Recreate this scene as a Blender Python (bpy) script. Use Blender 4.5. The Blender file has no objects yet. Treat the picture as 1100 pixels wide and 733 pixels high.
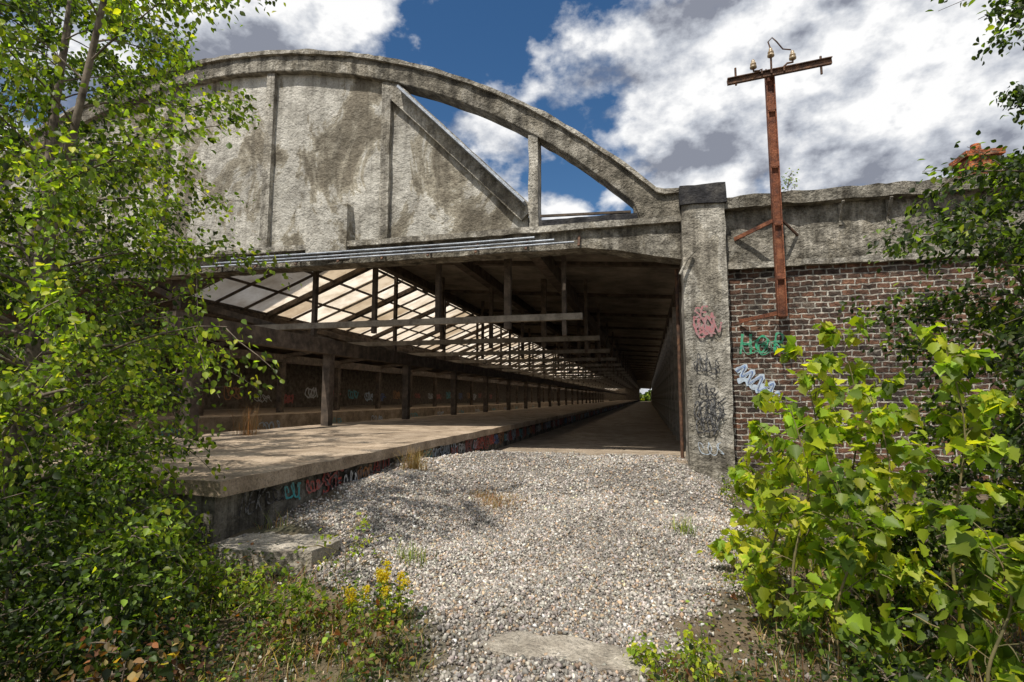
import bpy,bmesh,math,random
import numpy as np
from mathutils import Vector,Matrix,noise
random.seed(3)
scene=bpy.context.scene
COL=scene.collection
# ---------------------------------------------------------------- materials
def newmat(name):
    m=bpy.data.materials.new(name); m.use_nodes=True
    nt=m.node_tree; b=nt.nodes['Principled BSDF']
    return m,nt,b
def nd(nt,t,**kw):
    n=nt.nodes.new(t)
    for k,v in kw.items():
        if k.startswith('i_'): n.inputs[k[2:].replace('_',' ')].default_value=v
        else: setattr(n,k,v)
    return n
def ramp(nt,fac,stops):
    r=nt.nodes.new('ShaderNodeValToRGB'); cr=r.color_ramp
    while len(cr.elements)<len(stops): cr.elements.new(.5)
    for e,(p,c) in zip(cr.elements,stops):
        e.position=p; e.color=(*c,1) if len(c)==3 else c
    nt.links.new(fac,r.inputs['Fac']); return r
def mixc(nt,mode,fac,a,b):
    n=nt.nodes.new('ShaderNodeMix'); n.data_type='RGBA'; n.blend_type=mode
    for sock,v in ((n.inputs[0],fac),(n.inputs[6],a),(n.inputs[7],b)):
        if hasattr(v,'is_output'): nt.links.new(v,sock)
        elif isinstance(v,(int,float)): sock.default_value=v
        else: sock.default_value=(*v,1)
    return n.outputs[2]
def g(v): return (v,v,v)
def vecmap(nt,scale):
    tc=nt.nodes.new('ShaderNodeTexCoord'); mp=nt.nodes.new('ShaderNodeMapping')
    mp.inputs['Scale'].default_value=scale; nt.links.new(tc.outputs['Object'],mp.inputs[0]); return mp.outputs[0]
def noi(nt,vec,scale,detail=5,rough=.6,dist=0):
    n=nd(nt,'ShaderNodeTexNoise',i_Scale=scale,i_Detail=detail,i_Roughness=rough,i_Distortion=dist)
    nt.links.new(vec,n.inputs['Vector']); return n.outputs['Fac']
def math_(nt,op,a,b):
    n=nt.nodes.new('ShaderNodeMath'); n.operation=op
    for s,v in zip(n.inputs,(a,b)):
        if hasattr(v,'is_output'): nt.links.new(v,s)
        else: s.default_value=v
    return n.outputs[0]
def rough_mat(name,cols,scale=2,bump=.5,bscale=25,rough=.92,streak=0.,bdist=.03,blotch=.5,metal=0,cheap=False,stain=0,fine=.6):
    m,nt,b=newmat(name); v=vecmap(nt,(1,1,1))
    n1=noi(nt,v,scale,4 if cheap else 6,.68)
    k=len(cols); st=[(.34+.32*i/(k-1),c) for i,c in enumerate(cols)]
    c=ramp(nt,n1,st).outputs[0]
    if not cheap:
        n2=noi(nt,v,scale*.22,2,.6)
        c=mixc(nt,'MULTIPLY',blotch,c,ramp(nt,n2,[(.35,g(.4)),(.6,g(1.))]).outputs[0])
        n5=noi(nt,v,bscale*1.3,2,.7)
        c=mixc(nt,'MULTIPLY',fine,c,ramp(nt,n5,[(.34,g(.35)),(.52,g(1.))]).outputs[0])
        if streak>0:
            v2=vecmap(nt,(3.5,3.5,.22)); n3=noi(nt,v2,1.3,4,.65)
            c=mixc(nt,'MULTIPLY',streak,c,ramp(nt,n3,[(.38,(.19,.175,.15)),(.54,g(1))]).outputs[0])
        if stain>0:
            n6=noi(nt,vecmap(nt,(1.3,1.3,.8)),.62,6,.7,.6)
            c=mixc(nt,'MULTIPLY',stain,c,ramp(nt,n6,[(.40,(.38,.345,.29)),(.475,(.70,.665,.59)),(.50,g(1))]).outputs[0])
        h=math_(nt,'ADD',noi(nt,v,bscale,3,.7),math_(nt,'MULTIPLY',noi(nt,v,bscale*.2,3,.65),2.2))
        bp=nd(nt,'ShaderNodeBump',i_Strength=bump,i_Distance=bdist); nt.links.new(h,bp.inputs['Height'])
        nt.links.new(bp.outputs[0],b.inputs['Normal'])
    nt.links.new(c,b.inputs['Base Color'])
    b.inputs['Roughness'].default_value=rough; b.inputs['Metallic'].default_value=metal
    return m
M_plaster=rough_mat('plaster',[(.37,.35,.31),(.55,.53,.475),(.70,.68,.62)],1.8,.8,15,streak=.35,bdist=.05,blotch=.45,stain=1.,fine=.4)
M_conc=rough_mat('weathered_concrete',[(.10,.09,.07),(.29,.27,.225),(.53,.495,.425)],3.6,1.,20,streak=.65,bdist=.05,stain=.6)
M_concpale=rough_mat('pale_concrete',[(.20,.185,.155),(.44,.415,.36),(.64,.61,.54)],3.,.9,20,streak=.6,bdist=.045,stain=.6)
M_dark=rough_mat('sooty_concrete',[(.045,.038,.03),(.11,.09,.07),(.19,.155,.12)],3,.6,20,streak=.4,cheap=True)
M_timber=rough_mat('dark_timber',[(.035,.027,.02),(.075,.056,.042),(.13,.10,.075)],4,.6,30,streak=.5,cheap=True)
M_tie=rough_mat('grey_timber',[(.13,.11,.085),(.22,.19,.155),(.30,.27,.22)],4,.6,30,streak=.3,cheap=True)
M_cap=rough_mat('tarred_cap',[(.012,.012,.015),(.03,.03,.035),(.09,.085,.08)],3,.8,16,streak=.3)
M_ceil=rough_mat('ceiling_boards',[(.09,.078,.062),(.18,.155,.125),(.27,.235,.19)],.9,.5,14,cheap=True)
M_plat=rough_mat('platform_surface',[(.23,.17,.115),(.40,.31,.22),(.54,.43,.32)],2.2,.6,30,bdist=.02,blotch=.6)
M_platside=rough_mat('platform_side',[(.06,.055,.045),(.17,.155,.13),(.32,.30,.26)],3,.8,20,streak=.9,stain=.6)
M_floor=rough_mat('dusty_floor',[(.28,.22,.155),(.44,.355,.265),(.54,.45,.345)],3,.8,35)
M_slab=rough_mat('slab_concrete',[(.22,.19,.155),(.38,.34,.28),(.52,.47,.40)],5,.9,30)
M_rust=rough_mat('rust',[(.09,.03,.017),(.24,.075,.03),(.38,.15,.07)],5,.5,40,rough=.8,streak=.4)
M_rustdark=rough_mat('dark_rust',[(.05,.03,.02),(.12,.06,.035),(.22,.11,.055)],8,.5,40,rough=.8)
M_steel=rough_mat('galvanised',[(.25,.28,.32),(.38,.42,.48),(.5,.54,.6)],5,.2,30,rough=.55,metal=.3)
M_cer=rough_mat('ceramic',[(.20,.13,.07),(.38,.28,.16),(.55,.48,.35)],12,.05,30,rough=.3)
M_bark=rough_mat('bark',[(.05,.038,.028),(.125,.10,.075),(.22,.18,.14)],8,.8,30,cheap=True)
M_stem=rough_mat('green_stem',[(.10,.09,.04),(.16,.14,.06),(.22,.15,.08)],8,.8,30,cheap=True)
def leafmat(name,tr=.45):
    m,nt,b=newmat(name)
    a=nt.nodes.new('ShaderNodeAttribute'); a.attribute_name='Col'
    b.inputs['Roughness'].default_value=.5; b.inputs['Specular IOR Level'].default_value=.4
    nt.links.new(a.outputs['Color'],b.inputs['Base Color'])
    t=nt.nodes.new('ShaderNodeBsdfTranslucent')
    c=mixc(nt,'MULTIPLY',1.,a.outputs['Color'],(2.2,2.3,.7)); nt.links.new(c,t.inputs['Color'])
    mx=nt.nodes.new('ShaderNodeMixShader'); mx.inputs[0].default_value=tr
    nt.links.new(b.outputs[0],mx.inputs[1]); nt.links.new(t.outputs[0],mx.inputs[2])
    nt.links.new(mx.outputs[0],nt.nodes['Material Output'].inputs[0]); return m
M_leaf=leafmat('foliage')
def colmat(name,rough=.9):
    m,nt,b=newmat(name); a=nt.nodes.new('ShaderNodeAttribute'); a.attribute_name='Col'
    nt.links.new(a.outputs['Color'],b.inputs['Base Color']); b.inputs['Roughness'].default_value=rough
    return m
M_stone=colmat('ballast_stone')
def paint(name,c):
    m,nt,b=newmat(name); v=vecmap(nt,(1,1,1)); n=noi(nt,v,13,5,.8)
    nt.links.new(mixc(nt,'MIX',ramp(nt,n,[(.47,g(0)),(.57,g(1))]).outputs[0],c,tuple(x*.4+.15 for x in c)),b.inputs['Base Color']); b.inputs['Roughness'].default_value=.7; return m
P_green=paint('green_paint',(.02,.32,.16)); P_blue=paint('pale_blue_paint',(.48,.58,.70)); P_pink=paint('faded_pink_paint',(.38,.15,.16))
P_black=paint('black_paint',(.012,.012,.015)); P_red=paint('red_paint',(.45,.07,.05)); P_white=paint('white_paint',(.6,.6,.6)); P_teal=paint('teal_paint',(.05,.32,.35))
P_dblue=paint('blue_paint',(.06,.14,.40)); P_or=paint('orange_paint',(.45,.19,.06))
def brickmat(name,c1,c2,mort=(.46,.43,.37)):
    m,nt,b=newmat(name); tc=nt.nodes.new('ShaderNodeTexCoord'); s=nt.nodes.new('ShaderNodeSeparateXYZ'); cb=nt.nodes.new('ShaderNodeCombineXYZ')
    nt.links.new(tc.outputs['Object'],s.inputs[0])
    sx=math_(nt,'ADD',s.outputs[0],s.outputs[1])
    nn=nt.nodes.new('ShaderNodeTexNoise'); nn.inputs['Scale'].default_value=5.5; nn.inputs['Detail'].default_value=4; nt.links.new(tc.outputs['Object'],nn.inputs['Vector'])
    sc=nt.nodes.new('ShaderNodeSeparateXYZ'); nt.links.new(nn.outputs['Color'],sc.inputs[0])
    ox=math_(nt,'MULTIPLY',math_(nt,'SUBTRACT',sc.outputs[0],.5),.09); oz=math_(nt,'MULTIPLY',math_(nt,'SUBTRACT',sc.outputs[1],.5),.07)
    nt.links.new(math_(nt,'ADD',sx,ox),cb.inputs[0]); nt.links.new(math_(nt,'ADD',s.outputs[2],oz),cb.inputs[1])
    br=nt.nodes.new('ShaderNodeTexBrick'); nt.links.new(cb.outputs[0],br.inputs['Vector'])
    br.inputs['Color1'].default_value=(*c1,1); br.inputs['Color2'].default_value=(*c2,1); br.inputs['Mortar'].default_value=(*mort,1)
    br.inputs['Scale'].default_value=1; br.inputs['Brick Width'].default_value=.25; br.inputs['Row Height'].default_value=.112; br.inputs['Mortar Size'].default_value=.017; br.inputs['Mortar Smooth'].default_value=.45
    br.inputs['Bias'].default_value=-.05
    v=tc.outputs['Object']
    c=mixc(nt,'MULTIPLY',.9,br.outputs['Color'],ramp(nt,noi(nt,v,6,5,.7),[(.38,g(.25)),(.6,g(1.3))]).outputs[0])
    c=mixc(nt,'MIX',ramp(nt,noi(nt,v,2.6,6,.75),[(.56,g(0)),(.70,g(.6))]).outputs[0],c,(.36,.32,.26))
    c=mixc(nt,'MULTIPLY',.75,c,ramp(nt,noi(nt,v,.8,4,.6),[(.40,g(.35)),(.56,g(1))]).outputs[0])
    nt.links.new(c,b.inputs['Base Color']); b.inputs['Roughness'].default_value=.9
    h=math_(nt,'ADD',math_(nt,'MULTIPLY',br.outputs['Fac'],-1.),math_(nt,'MULTIPLY',noi(nt,v,24,3,.7),1.3))
    bp=nd(nt,'ShaderNodeBump',i_Strength=1.,i_Distance=.04); nt.links.new(h,bp.inputs['Height']); nt.links.new(bp.outputs[0],b.inputs['Normal'])
    return m
M_brick=brickmat('brickwork',(.20,.095,.055),(.05,.038,.031),(.50,.47,.41))
M_brickor=brickmat('orange_brick',(.60,.17,.05),(.5,.14,.05),(.4,.2,.1))
def glassmat():
    m,nt,b=newmat('dirty_wired_glass'); v=vecmap(nt,(1,1,1))
    tc=nt.nodes.new('ShaderNodeTexCoord'); sn=nt.nodes.new('ShaderNodeVectorMath'); sn.operation='SNAP'; sn.inputs[1].default_value=(1.3,1.25,99)
    nt.links.new(tc.outputs['Object'],sn.inputs[0]); wn=nt.nodes.new('ShaderNodeTexWhiteNoise'); nt.links.new(sn.outputs[0],wn.inputs['Vector'])
    c=ramp(nt,noi(nt,v,1.1,4,.75),[(.3,(.66,.60,.52)),(.6,(.90,.86,.80))]).outputs[0]
    c=mixc(nt,'MULTIPLY',1.,c,ramp(nt,wn.outputs['Value'],[(0,(.74,.69,.62)),(.35,(.92,.90,.87)),(1,g(1))]).outputs[0])
    t=nt.nodes.new('ShaderNodeBsdfTranslucent'); nt.links.new(c,t.inputs['Color'])
    nt.links.new(c,b.inputs['Base Color']); b.inputs['Roughness'].default_value=.3
    mx=nt.nodes.new('ShaderNodeMixShader'); mx.inputs[0].default_value=.92
    nt.links.new(b.outputs[0],mx.inputs[1]); nt.links.new(t.outputs[0],mx.inputs[2]); nt.links.new(mx.outputs[0],nt.nodes['Material Output'].inputs[0]); return m
M_glass=glassmat()
# ---------------------------------------------------------------- helpers
def link(o): COL.objects.link(o); return o
def empty(name,loc,label,cat,group=None):
    e=bpy.data.objects.new(name,None); e.location=loc; e.empty_display_size=.2; link(e)
    e['label']=label; e['category']=cat
    if group: e['group']=group
    return e
def setpar(o,p):
    o.parent=p
    if p is not None and p.type=='EMPTY': o.matrix_parent_inverse=Matrix.Translation(-p.location)
def mkobj(name,me,mat,parent=None):
    o=bpy.data.objects.new(name,me); link(o)
    if mat: me.materials.append(mat)
    if parent: setpar(o,parent)
    return o
def fast_mesh(name,V,F,C=None):
    V=np.asarray(V,dtype=np.float32); F=np.asarray(F,dtype=np.int32)
    me=bpy.data.meshes.new(name); me.vertices.add(len(V)); me.vertices.foreach_set('co',V.ravel())
    k=F.shape[1]; me.loops.add(F.size); me.loops.foreach_set('vertex_index',F.ravel())
    me.polygons.add(len(F)); me.polygons.foreach_set('loop_start',np.arange(0,F.size,k,dtype=np.int32))
    try: me.polygons.foreach_set('loop_total',np.full(len(F),k,dtype=np.int32))
    except Exception: pass
    me.update(calc_edges=True)
    if C is not None:
        a=me.color_attributes.new('Col','FLOAT_COLOR','POINT'); CC=np.ones((len(V),4),np.float32); CC[:,:3]=C
        a.data.foreach_set('color',CC.ravel())
    me.validate(); return me
def bbox(bm,x0,x1,y0,y1,z0,z1):
    vs=[bm.verts.new(p) for p in ((x0,y0,z0),(x1,y0,z0),(x1,y1,z0),(x0,y1,z0),(x0,y0,z1),(x1,y0,z1),(x1,y1,z1),(x0,y1,z1))]
    for f in ((0,3,2,1),(4,5,6,7),(0,1,5,4),(1,2,6,5),(2,3,7,6),(3,0,4,7)): bm.faces.new([vs[i] for i in f])
def prism(bm,poly,y0,y1):
    a=[bm.verts.new((x,y0,z)) for x,z in poly]; b=[bm.verts.new((x,y1,z)) for x,z in poly]; n=len(poly)
    bm.faces.new(a); bm.faces.new(b[::-1])
    for i in range(n): bm.faces.new((a[i],b[i],b[(i+1)%n],a[(i+1)%n]))
def roughen(bm,step=.25,amp=.015,freq=2.5):
    co=[v.co for v in bm.verts]
    for ax in range(3):
        lo=min(c[ax] for c in co); hi=max(c[ax] for c in co); n=int((hi-lo)/step)
        for i in range(1,n):
            p=[0,0,0]; p[ax]=lo+(hi-lo)*i/n; no=[0,0,0]; no[ax]=1
            bmesh.ops.bisect_plane(bm,geom=bm.verts[:]+bm.edges[:]+bm.faces[:],plane_co=p,plane_no=no)
    for v in bm.verts:
        c=v.co; n=noise.noise_vector(c*freq)+noise.noise_vector(c*freq*3.1)*.6
        v.co=c+n*amp
def finish(name,bm,mat,parent=None,bevel=0):
    bmesh.ops.recalc_face_normals(bm,faces=bm.faces)
    me=bpy.data.meshes.new(name); bm.to_mesh(me); bm.free()
    o=mkobj(name,me,mat,parent)
    if bevel:
        md=o.modifiers.new('b','BEVEL'); md.width=bevel; md.segments=2; md.limit_method='ANGLE'
    return o
def box(name,x0,x1,y0,y1,z0,z1,mat,parent=None,rough=0,step=.25,bevel=0):
    bm=bmesh.new(); bbox(bm,x0,x1,y0,y1,z0,z1)
    if rough: roughen(bm,step,rough)
    return finish(name,bm,mat,parent,bevel)
def bar(bm,a,b,w,h,up=(0,0,1)):
    a=Vector(a); b=Vector(b); d=(b-a).normalized(); s=d.cross(Vector(up))
    if s.length<1e-3: s=d.cross(Vector((0,1,0)))
    s.normalize(); u=s.cross(d)
    vs=[]
    for p in (a,b):
        for sx,sz in ((-1,-1),(1,-1),(1,1),(-1,1)): vs.append(bm.verts.new(p+s*(sx*w/2)+u*(sz*h/2)))
    for f in ((0,1,2,3),(7,6,5,4),(0,4,5,1),(1,5,6,2),(2,6,7,3),(3,7,4,0)): bm.faces.new([vs[i] for i in f])
def barobj(name,a,b,w,h,mat,parent,up=(0,0,1)):
    bm=bmesh.new(); bar(bm,a,b,w,h,up); return finish(name,bm,mat,parent)
def dup(o,dy,parent,dx=0):
    c=o.copy(); c.location=(o.location[0]+dx,o.location[1]+dy,o.location[2]); COL.objects.link(c)
    c.parent=parent; c.matrix_parent_inverse=o.matrix_parent_inverse.copy(); return c
def smooth(a,b,x):
    t=np.clip((x-a)/(b-a),0,1); return t*t*(3-2*t)
class Tubes:
    def __init__(s): s.V=[]; s.F=[]
    def add(s,pts,rad,n=6):
        base=len(s.V); pts=[Vector(p) for p in pts]
        for i,p in enumerate(pts):
            d=(pts[min(i+1,len(pts)-1)]-pts[max(i-1,0)]).normalized()
            a=d.cross(Vector((.31,.9,.1))); 
            if a.length<.05: a=d.cross(Vector((1,0,0)))
            a.normalize(); b=d.cross(a)
            for k in range(n):
                t=2*math.pi*k/n; s.V.append(p+(a*math.cos(t)+b*math.sin(t))*rad[i])
        for i in range(len(pts)-1):
            for k in range(n):
                q=base+i*n; s.F.append((q+k,q+(k+1)%n,q+n+(k+1)%n,q+n+k))
    def mesh(s,name):
        me=bpy.data.meshes.new(name); me.from_pydata([tuple(v) for v in s.V],[],s.F); me.update()
        for p in me.polygons: p.use_smooth=True
        return me
# ---------------------------------------------------------------- terrain
def gz(X,Y):
    X=np.asarray(X,float); Y=np.asarray(Y,float)
    z=.16+.25*smooth(3,9.5,Y)*smooth(1.7,.1,X)
    z=z+.30*smooth(-1.9,-3.4,X)*smooth(3.2,4.8,Y)*smooth(12.,9.,Y)
    z=z+.27*np.exp(-((X+1.5)/1.5)**2-((Y-9.6)/1.7)**2)+.10*np.exp(-((X+.2)/.9)**2-((Y-10.2)/1.2)**2)
    z=z+(.07+.04*np.sin(X*2.3+.6)+.03*np.sin(X*5.1))*np.exp(-((Y-11.5)/.75)**2)*smooth(.75,.2,X)
    z=z-.18*smooth(.6,2.0,X)
    z=np.where((Y>13.3),.36,np.where(Y>12.2,np.maximum(z-.02,.36)*smooth(13.3,12.2,Y)+.36*(1-smooth(13.3,12.2,Y)),z))
    z=z+(.045*np.sin(X*2.1+Y*1.3)+.03*np.sin(X*4.7-Y*3.1+1)+.012*np.sin(X*9+Y*7.7))*smooth(12.2,11,Y)
    return z
LY=[2,3,3.7,4.05,4.6,5.2,12]; LX=[-1.0,-1.15,-1.6,-2.6,-3.2,-3.75,-3.78]
RY=[2,3,3.7,4.6,5.8,8,11.3,12.1,12.3,13.5]; RX=[-.4,-.2,.05,.45,.85,1.15,1.3,1.3,.8,.7]
def gmask(X,Y):
    l=np.interp(Y,LY,LX); r=np.interp(Y,RY,RX); w=.25
    wob=.12*np.sin(Y*5)+.08*np.sin(Y*11+X*3)
    thin=1-.6*smooth(4.2,3.0,Y)*(np.sin(X*5+1.3)*np.sin(Y*6.1)>.1)
    ye=12.75+.35*np.sin(X*2.2)+.15*np.sin(X*6.3)
    return thin*smooth(l-w,l+w,X+wob)*smooth(r+w,r-w,X+wob)*smooth(ye+.5,ye-.3,Y)*smooth(1.8,2.2,Y)
SL=[(-3.3,4.4,.6,.38),(-.6,3.58,.55,.22)]
def slabk(X,Y):
    d=np.full(np.shape(X),9.)
    for a,b_,w,h in SL: d=np.minimum(d,((X-a)/w)**2+((Y-b_)/h)**2)
    return d
def axis(lo,a,b,hi,step):
    mid=np.arange(a,b+1e-6,step); out=[]; s=step; v=a
    while v>lo: s*=1.35; v-=s; out.append(v)
    o2=[]; s=step; v=b
    while v<hi: s*=1.35; v+=s; o2.append(v)
    return np.array(out[::-1]+list(mid)+o2)
xs=axis(-900,-9,6,900,.09); ys=axis(-300,0,14,1500,.09)
XX,YY=np.meshgrid(xs,ys); ZZ=gz(XX,YY)
mk=gmask(XX,YY)
V=np.stack([XX.ravel(),YY.ravel(),ZZ.ravel()],1)
nx,ny=len(xs),len(ys); ii=np.arange((nx*ny)).reshape(ny,nx)
F=np.stack([ii[:-1,:-1].ravel(),ii[:-1,1:].ravel(),ii[1:,1:].ravel(),ii[1:,:-1].ravel()],1)
me=fast_mesh('ground',V,F,np.repeat(mk.ravel()[:,None],3,1))
for p in me.polygons: p.use_smooth=True
m,nt,b=newmat('soil_and_gravel'); v=vecmap(nt,(1,1,1))
at=nt.nodes.new('ShaderNodeAttribute'); at.attribute_name='Col'
soil=ramp(nt,noi(nt,v,3,6,.7),[(.3,(.05,.04,.028)),(.5,(.13,.095,.06)),(.68,(.23,.175,.115))]).outputs[0]
soil=mixc(nt,'MIX',ramp(nt,noi(nt,v,.8,4,.6),[(.5,g(0)),(.62,g(.5))]).outputs[0],soil,(.06,.075,.03))
gr=ramp(nt,noi(nt,v,30,4,.7),[(.3,(.07,.06,.05)),(.5,(.19,.17,.15)),(.7,(.32,.295,.265))]).outputs[0]
nt.links.new(mixc(nt,'MIX',at.outputs['Color'],soil,gr),b.inputs['Base Color']); b.inputs['Roughness'].default_value=.95
bp=nd(nt,'ShaderNodeBump',i_Strength=1.,i_Distance=.04); nt.links.new(noi(nt,v,25,4,.7),bp.inputs['Height']); nt.links.new(bp.outputs[0],b.inputs['Normal'])
ground=mkobj('ground',me,m); ground['kind']='structure'; ground['label']='bare soil and patchy grass around the gravel'
rng=np.random.default_rng(5)
cubev=np.array([(-1,-1,-1),(1,-1,-1),(1,1,-1),(-1,1,-1),(-1,-1,1),(1,-1,1),(1,1,1),(-1,1,1)])*.6
cubef=np.array([(0,3,2),(0,2,1),(4,5,6),(4,6,7),(0,1,5),(0,5,4),(1,2,6),(1,6,5),(2,3,7),(2,7,6),(3,0,4),(3,4,7)])
def stone_mesh(name,X,Y,smin,smax,seed,lift=.45):
    r=np.random.default_rng(seed); n=len(X); s=(smin+(smax-smin)*r.uniform(0,1,n)**1.8)*(1+.2*(Y>7))
    B=cubev[None]*r.uniform(.4,1.45,(n,8,3)); B=B*r.uniform(.5,1.35,(n,1,3))
    q=r.normal(size=(n,4)); q/=np.linalg.norm(q,axis=1,keepdims=True); w,x,y,z=q.T
    R=np.stack([np.stack([1-2*(y*y+z*z),2*(x*y-z*w),2*(x*z+y*w)],1),np.stack([2*(x*y+z*w),1-2*(x*x+z*z),2*(y*z-x*w)],1),np.stack([2*(x*z-y*w),2*(y*z+x*w),1-2*(x*x+y*y)],1)],1)
    B=np.einsum('nij,nkj->nki',R,B)*s[:,None,None]*.5
    gzz=np.where(Y>12.26,np.maximum(gz(X,Y),.425),gz(X,Y))
    P=np.stack([X,Y,gzz+s*r.uniform(.0,lift,n)],1)
    Vv=(B+P[:,None,:]).reshape(-1,3); Ff=(cubef[None]+8*np.arange(n)[:,None,None]).reshape(-1,3)
    pt=.88+.16*np.sin(X*1.7+Y*.9)*np.sin(Y*1.3-X*.7)
    base=np.array([.385,.355,.32])[None]*np.exp(r.normal(-.1,.42,(n,1)))*pt[:,None]; base=base*(1+r.normal(0,.025,(n,3)))
    tan=r.uniform(0,1,n)<.15; base[tan]*=np.array([1.1,.88,.66])
    return fast_mesh(name,Vv,Ff,np.repeat(np.clip(base,.03,.68),8,0))
def scat(n,seed,reg):
    r=np.random.default_rng(seed); X=r.uniform(reg[0],reg[1],n); Y=r.uniform(reg[2],reg[3],n)
    k=(r.uniform(0,1,n)<gmask(X,Y))&(slabk(X,Y)>r.uniform(.5,1.1,n)); return X[k],Y[k]
X1,Y1_=scat(150000,1,(-4,1.7,2.2,7.5)); X2,Y2_=scat(55000,2,(-3.9,1.7,7.5,13.6))
gv=mkobj('gravel',stone_mesh('gravel',np.r_[X1,X2],np.r_[Y1_,Y2_],.012,.040,2),M_stone); gv['kind']='stuff'; gv['label']='mound of pale grey crushed railway ballast stones'; gv['category']='gravel'
X=rng.uniform(-5,4,8500); Y=rng.uniform(2,9,8500); 
k=(X>-3.7)|(Y<3.6); X=X[k];Y=Y[k]
o=mkobj('loose_stones',stone_mesh('loose_stones',X,Y,.012,.045,3),M_stone); o['kind']='stuff'; o['label']='loose stones scattered over the soil'; o['category']='stones'
# ---------------------------------------------------------------- platforms and floor
YE=230
def struct(o,label): o['kind']='structure'; o['label']=label; return o
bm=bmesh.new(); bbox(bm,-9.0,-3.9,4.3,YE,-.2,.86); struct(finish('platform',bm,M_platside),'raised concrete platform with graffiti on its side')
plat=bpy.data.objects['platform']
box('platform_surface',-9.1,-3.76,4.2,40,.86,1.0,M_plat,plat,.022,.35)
box('platform_surface',-9.1,-3.76,40,YE,.86,1.0,M_plat,plat)
farp=struct(box('far_platform',-26.8,-15.5,6,YE,-.2,1.05,M_plat),'second concrete platform across the track pit')
bm=bmesh.new(); bbox(bm,-3.9,1.4,12.25,YE,.2,.42); roughen(bm,3.,.01); struct(finish('hall_floor',bm,M_floor),'dusty brown trackbed floor inside the hall')
# ---------------------------------------------------------------- freight hall
hall=empty('freight_hall',(-11.5,12,0),'abandoned concrete freight hall with arched gable and glass roof','building')
cx,R,cz=-11.5,16.6,-5.4
def zc(x,r): return cz+math.sqrt(max(r*r-(x-cx)**2,0))
bm=bmesh.new(); N=150; xa=[-23.8+24.6*i/N for i in range(N+1)]
rows=[]
def nz(x,k,a): return noise.noise(Vector((x*1.7,k,0)))*a+noise.noise(Vector((x*6.3,k,3)))*a*.6
for x in xa:
    zo=max(zc(x,R),6.22); zi=zc(x,R-.5) if abs(x-cx)<11.4 else 5.6
    zi=max(zi,5.58)
    rows.append([bm.verts.new((x,y+nz(x,k,.02),z+nz(x,k+9,.03))) for k,(y,z) in enumerate(((11.84,zi),(11.84,zi*.66+zo*.34),(11.84,zi*.33+zo*.67),(11.86,zo),(12.36,zo),(12.36,zi)))])
for A,B in zip(rows,rows[1:]):
    for k in range(6): bm.faces.new((A[k],A[(k+1)%6],B[(k+1)%6],B[k]))
bm.faces.new(rows[0]); bm.faces.new(rows[-1][::-1])
finish('arch_rib',bm,M_conc,hall,.02)
bm=bmesh.new(); rows=[]
for x in xa:
    zo=max(zc(x,R),6.22)
    rows.append([bm.verts.new(p) for p in ((x,11.76+nz(x,31,.03),zo-.06+nz(x,33,.03)),(x,11.76+nz(x,35,.03),zo+.05+nz(x,37,.035)),(x,12.42,zo+.05+nz(x,37,.035)),(x,12.42,zo-.06))])
for A,B in zip(rows,rows[1:]):
    for k in range(4): bm.faces.new((A[k],A[(k+1)%4],B[(k+1)%4],B[k]))
finish('arch_coping',bm,M_concpale,hall)
poly=[(-23.0,5.45),(-2.6,5.45),(-2.6,6.0),(-6.25,9.72)]
x=-6.35
while x>-23.0: poly.append((x,zc(x,R-.4))); x-=.4
poly[-1]=(-23.0,zc(-23.0,R-.4))
bm=bmesh.new(); prism(bm,poly,12.04,12.3); roughen(bm,.25,.018,1.5); finish('gable_wall',bm,M_plaster,hall)
for x in (-9.75,-6.28,-13.25,-16.7):
    ztop=zc(x,R-.5); box('pilaster',x-.12,x+.12,11.90,12.1,5.5,ztop,M_concpale,hall,.014,.2)
box('pilaster',-2.56,-2.34,11.87,12.3,5.6,zc(-2.45,R-.5),M_concpale,hall,.018,.2)
box('plaster_box',-8.35,-7.2,11.76,12.1,5.42,6.62,M_plaster,hall,.022,.2)
bm=bmesh.new(); bar(bm,(-6.2,12.0,9.68),(-2.6,12.0,6.02),.42,.2,(0,1,0)); roughen(bm,.3,.012); finish('diagonal_brace',bm,M_concpale,hall)
barobj('metal_flashing',(-5.85,11.88,9.50),(-2.62,11.88,6.22),.5,.06,M_steel,hall)
poly=[(-24,5.12),(-1.3,5.12),(-.6,5.02),(.1,4.86),(.82,4.72),(.82,5.6),(-24,5.6)]
bm=bmesh.new(); prism(bm,poly,11.9,12.45); roughen(bm,.3,.018); finish('edge_beam',bm,M_conc,hall)
box('ledge',-24,.8,11.78,12.2,5.52,5.66,M_concpale,hall,.018,.25)
bm=bmesh.new(); prism(bm,[(-.2,5.62),(-.2,5.98),(.2,6.19),(.81,6.19),(.81,5.62)],11.87,12.3); roughen(bm,.2,.018); finish('spandrel',bm,M_conc,hall)
box('window_sill',-2.31,-.12,11.80,12.3,5.66,5.80,M_cap,hall,.015,.2)
barobj('window_rail',(-2.3,11.95,5.95),(-.25,11.95,5.88),.06,.05,M_timber,hall)
for i,(z,y) in enumerate(((5.22,11.74),(5.31,11.77),(5.39,11.74))):
    t=Tubes(); t.add([(-11.6+ i*.5,y,z+.02),(-8,y,z),(-4,y,z-.015),(-1.5-i*.45,y,z)],[.024]*4,8); mkobj('conduit_pipe',t.mesh('conduit_pipe'),M_steel,hall)
for i in range(9):
    xx=-11.0+i*1.2; barobj('pipe_bracket',(xx,11.71,5.12),(xx,11.95,5.46),.05,.03,M_rustdark,hall)
box('corner_pillar',.8,1.66,11.68,12.5,-.3,5.83,M_concpale,hall,.024,.18)
box('pillar_cap',.77,1.70,11.62,12.5,5.83,6.25,M_cap,hall,.018,.15)
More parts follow.
